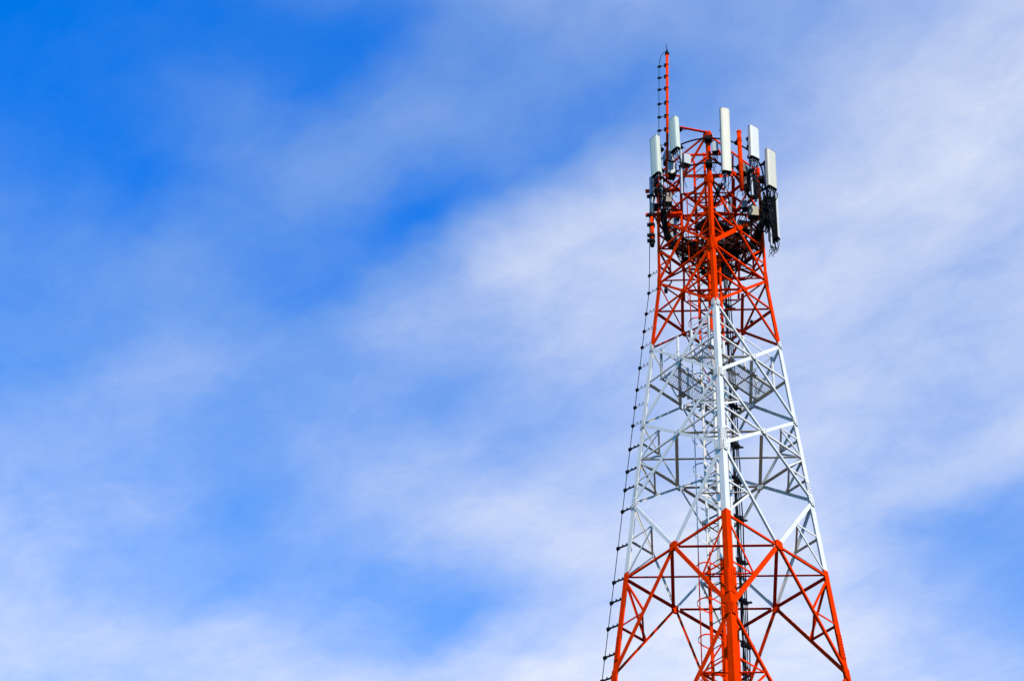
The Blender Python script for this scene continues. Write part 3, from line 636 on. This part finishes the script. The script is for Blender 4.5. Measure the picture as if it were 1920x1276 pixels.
# ---------------------------------------------------------------- tangles of cable, coil
def tangle(label, P0, sx_, sz_, n, seed, ax):
    rn = random.Random(seed); T_ = thing('cable_tangle', label, 'cables', P0, 'cable tangles'); fx = ax; fy = V(-ax.y, ax.x, 0)
    for k in range(n):
        a = P0 + fx * rn.uniform(-sx_, sx_) * 0.7 + fy * rn.uniform(-0.12, 0.12) + UP * rn.uniform(0.2, 0.9) * sz_
        b = P0 + fx * rn.uniform(-sx_, sx_) + fy * rn.uniform(-0.15, 0.15) + UP * rn.uniform(-0.4, 0.3) * sz_
        c = P0 + fx * rn.uniform(-sx_, sx_) * 0.5 + fy * rn.uniform(-0.15, 0.15) - UP * rn.uniform(0.5, 1.0) * sz_
        mb = MB(); mb.tube(curve_pts([a, a - UP * 0.15, b, (b + c) / 2 + fx * rn.uniform(-0.1, 0.1), c], 5), rn.choice((0.010, 0.013, 0.018)), RUBBER, 6); put(mb, 'cable', T_)
tangle('tangle of black cables under the leftmost panel antenna', pol(-52, 1.50, 37.35), 0.18, 0.6, 22, 31, pol(40, 1, 0))
tangle('tangle of black cables under the bright white panel antenna', pol(49, 1.48, 37.45), 0.17, 0.6, 30, 32, pol(130, 1, 0))
tangle('tangle of black cables under the rightmost cream panel antenna', pol(71, 1.55, 37.05), 0.18, 0.8, 46, 33, pol(140, 1, 0))
tangle('loose black cables hanging inside the lattice above the walkway', V(-0.35, 0.1, 36.5), 0.55, 0.55, 26, 34, V(1, 0, 0))
tangle('loose black cables running behind the near leg under the antennas', V(0.5, 0.1, 36.45), 0.5, 0.55, 34, 35, V(1, 0, 0))
def run(label, pts, n, seed):
    rn = random.Random(seed); T_ = thing('cable_run', label, 'cables', pts[0], 'cable runs under the antennas')
    for k in range(n):
        o_ = V(rn.uniform(-.07, .07), rn.uniform(-.07, .07), rn.uniform(-.05, .05))
        mb = MB(); mb.tube(curve_pts([p + o_ + V(rn.uniform(-.03, .03), rn.uniform(-.03, .03), rn.uniform(-.06, .02)) for p in pts], 5), rn.choice((0.012, 0.015, 0.018)), RUBBER, 6); put(mb, 'cable', T_)
c0 = sn(0.28, -0.22, 35.7)
run('bundle of black cables rising from the vertical feeders to the right edge antennas', [c0, sn(0.45, -0.35, 36.1), sn(0.75, -0.7, 36.35), pol(72, 1.35, 36.6), pol(72, 1.5, 37.2)], 18, 51)
run('bundle of black cables crossing the lattice to the left edge antennas', [c0 + UP * 0.2, sn(0.1, 0.1, 36.15), sn(-0.3, 0.4, 36.2), pol(-75, 1.1, 36.4), pol(-58, 1.4, 37.0)], 14, 52)
run('bundle of black cables climbing behind the near leg to the front antennas', [c0 + UP * 0.1, sn(0.1, -0.5, 36.3), pol(8, 0.9, 36.8), pol(15, 1.3, 37.3)], 6, 53)
run('bundle of black cables running to the back antennas above the walkways', [c0 + UP * 0.25, sn(0.5, 0.1, 36.2), sn(0.75, 0.35, 36.6), pol(165, 1.3, 37.6), pol(162, 1.6, 38.4)], 7, 54)
CO = thing('cable_coil', 'coil of spare black cable hanging right of the near leg under the walkway', 'cable coil', V(0.74, 0.52, 35.86))
for k in range(5):
    mb = MB(); rr = 0.26 + 0.02 * k; pts = []
    for q in range(33):
        t = 2 * math.pi * q / 32; pts.append(V(0.74, 0.52, 35.86) + V(rr * math.cos(t), 0.8 * rr * math.sin(t), 0.02 * k + 0.06 * math.sin(t + k)))
    mb.tube(pts, 0.012, RUBBER, 6, False); put(mb, 'cable_loop', CO)
mb = MB(); mb.bar(V(0.74, 0.52, 35.88) + V(0.30, 0, 0), V(0.74, 0.52, 35.88) + V(0.30, 0, 0.5), 0.02, 0.02, DARK); mb.bar(V(0.74, 0.52, 35.88) + V(-0.30, 0, 0), V(0.74, 0.52, 35.88) + V(-0.1, 0.1, 0.5), 0.02, 0.02, DARK); put(mb, 'hanger', CO)

# ---------------------------------------------------------------- the thin red mast with its lightning rod
MB0, MT0 = V(-1.03, -1.16, 37.75), V(-0.968, -1.212, 43.02)
mast = thing('lightning_mast', 'thin red mast with lightning rod rising above the left antennas', 'mast', MB0)
mb = MB(); mb.tube([MB0, MT0], 0.036, RED, 14); put(mb, 'pole', mast)
mb = MB(); d = (MT0 - MB0).normalized(); mb.tube([MT0 - d * 0.08, MT0 - d * 0.03, MT0, MT0 + d * 0.06], [0.05, 0.065, 0.055, 0.03], DARK, 12)
mb.tube([MT0 + d * 0.05, MT0 + d * 0.15], 0.024, DARK, 8); put(mb, 'collar', mast)
mb = MB(); mb.tube([MT0 + d * 0.12, MT0 + d * 0.45 + V(-0.03, 0, 0)], [0.011, 0.007], DARK, 6); put(mb, 'lightning_rod', mast)
off = pol(-100, 1, 0)
for zc_ in (42.48, 41.98, 41.46, 40.84, 40.28, 39.72, 39.10):
    c_ = MB0 + (MT0 - MB0) * ((zc_ - MB0.z) / (MT0.z - MB0.z)); mb = MB()
    mb.tube([c_ - d * 0.022, c_ + d * 0.022], 0.043, DARK, 12); mb.box(c_ + off * 0.055, off, V(-off.y, off.x, 0), UP, 0.05, 0.06, 0.11, DARK)
    mb.bar(c_ + off * 0.07, c_ + off * 0.19, 0.012, 0.012, DARK); mb.box(c_ + off * 0.215, off, V(-off.y, off.x, 0), UP, 0.10, 0.045, 0.05, RUBBER); put(mb, 'standoff_clamp', mast)
mb = MB(); mb.tube([leg_at(0, 39.24) + V(0, 0, 0.02), V(-1.0, -1.18, 39.9)], 0.032, RED, 10); put(mb, 'bracing_arm', mast)

# the conductor cable down the mast and the left leg
dc = thing('down_conductor', 'thin black conductor cable on stand-off brackets down the left tower leg', 'cable', leg_at(3, 0))
mp_ = lambda z: MB0 + (MT0 - MB0) * ((z - MB0.z) / (MT0.z - MB0.z)) + off * 0.225
path = [MT0 + d * 0.10 + off * 0.02, MT0 + d * 0.02 + off * 0.12, MT0 - d * 0.22 + off * 0.20] + [mp_(z) for z in (42.48, 41.98, 41.46, 40.84, 40.28, 39.72, 39.10, 38.5)]
path += [V(-1.30, -0.98, 37.9), V(-1.50, -0.72, 37.2), V(-1.53, -0.55, 36.0)]
so_dir = pol(-118, 1, 0); brk = []
z = 35.45; k = 0
while z > 0.8:
    brk.append(z); z -= (0.64 + 0.10 * math.sin(k * 1.7) + (0.3 if k in (12, 13) else 0)); k += 1
for zb_ in brk: path.append(leg_at(3, zb_) + so_dir * 0.24)
path.append(leg_at(3, 0.1) + so_dir * 0.24)
mb = MB(); mb.tube(curve_pts(path, 4), 0.0085, RUBBER, 6); put(mb, 'cable', dc)
for zb_ in brk:
    c_ = leg_at(3, zb_); mb = MB(); sd = V(-so_dir.y, so_dir.x, 0)
    mb.bar(c_ - so_dir * 0.10 + V(0, 0, 0.0), c_ + so_dir * 0.22, 0.010, 0.045, CLAMPPINK if zb_ > 30 else DARK)
    mb.box(c_ + so_dir * 0.24, so_dir, sd, UP, 0.08, 0.05, 0.055, RUBBER, 0.008); mb.bar(c_ + so_dir * 0.19 - UP * 0.02, c_ + so_dir * 0.27 - UP * 0.06, 0.025, 0.025, RUBBER)
    for q in (0.02, 0.12): mb.bolt(c_ + so_dir * q + UP * 0.022, UP, 0.016, 0.03, RUBBER)
    mb.bar(c_ - so_dir * 0.10, c_ - so_dir * 0.10 - UP * 0.13, 0.02, 0.012, DARK)
    put(mb, 'standoff_bracket', dc)

# ---------------------------------------------------------------- bare support pipes
def sleeve(mb, p, r, h, mat): mb.tube([p - UP * h / 2, p + UP * h / 2], r, mat, 12)
sp_ = thing('support_pipe', 'bare red support pipe between the tallest cream and the bright white antennas', 'pipe', pol(32, 1.6, 36.9), 'support pipes')
mb = MB(); mb.tube([pol(31.4, 1.6, 36.89), pol(32.2, 1.6, 39.23)], 0.055, RED, 16); put(mb, 'pipe', sp_)
mb = MB(); a_, b_2 = pol(32.2, 1.6, 39.17), pol(32.2, 1.6, 39.235); mb.tube([a_, b_2], 0.062, RED, 16); put(mb, 'cap', sp_)
for z_ in (38.91, 37.92):
    mb = MB(); c_ = pol(32, 1.6, z_); sleeve(mb, c_, 0.066, 0.04, RED); sleeve(mb, c_ - UP * 0.09, 0.066, 0.04, RED); mb.bar(c_ - UP * 0.04, pol(32, 1.43, z_), 0.10, 0.08, DARK); put(mb, 'clamp', sp_)
lp = thing('support_pipe', 'silver and red support pipe on two square arms at the left tower edge', 'pipe', pol(-64, 1.62, 35.8), 'support pipes')
mb = MB(); P_ = lambda z: V(-1.455, -0.72, z)
mb.tube([P_(36.85), P_(38.3)], 0.062, GALV, 14); mb.tube([P_(35.75), P_(36.85)], 0.052, RED, 14); mb.tube([P_(35.68), P_(35.80)], 0.056, DARK, 14); put(mb, 'pipe', lp)
for z_ in (37.55, 36.82, 36.45, 36.05, 35.85):
    mb = MB(); mb.tube([P_(z_ - 0.05), P_(z_ + 0.05)], 0.076, DARK, 8); mb.box(P_(z_) + V(-0.09, -0.03, 0), V(1, 0, 0), V(0, 1, 0), UP, 0.07, 0.07, 0.07, DARK); put(mb, 'clamp', lp)
for z_ in (37.86, 36.93):
    mb = MB(); mb.bar(V(-0.70, -0.66, z_), V(-1.62, -0.66, z_), 0.075, 0.075, RED); put(mb, 'arm', lp)

# small fixtures on the lattice
fx_ = thing('small_lamp', 'small black fixture hanging under the red strut at the left face', 'lamp', V(-1.15, -0.30, 34.42))
mb = MB(); mb.tube([V(-1.15, -0.30, 34.42), V(-1.15, -0.30, 34.5), V(-1.15, -0.30, 34.6)], [0.045, 0.05, 0.02], RUBBER, 10); mb.bar(V(-1.15, -0.30, 34.58), V(-1.05, -0.32, 34.68), 0.03, 0.03, RUBBER); put(mb, 'lamp_body', fx_)
mb = MB(); mb.bar(V(-1.05, -0.32, 34.66), V(-1.0, -0.34, 34.78), 0.02, 0.03, DARK); put(mb, 'bracket', fx_)

ins = thing('insulator_line', 'short wire strung on two small black insulators along the far right red strut', 'wire', V(0.70, 0.95, 35.0))
pa, pb = fpt(1, CROSS[2], 0.62) * 1.0, fpt(1, CROSS[2], 0.36) * 1.0
for q in (pa, pb):
    mb = MB(); mb.tube([q + UP * 0.10, q + UP * 0.15, q + UP * 0.20], [0.03, 0.045, 0.03], RUBBER, 8); mb.bar(q + UP * 0.02, q + UP * 0.11, 0.02, 0.02, RUBBER); put(mb, 'insulator', ins)
mb = MB(); mb.tube(curve_pts([pa + (pa - pb) * 0.5 + UP * 0.05, pa + UP * 0.17, (pa + pb) / 2 + UP * 0.14, pb + UP * 0.17, pb + (pb - pa) * 0.4 + UP * 0.05], 5), 0.006, RUBBER, 6); put(mb, 'wire', ins)
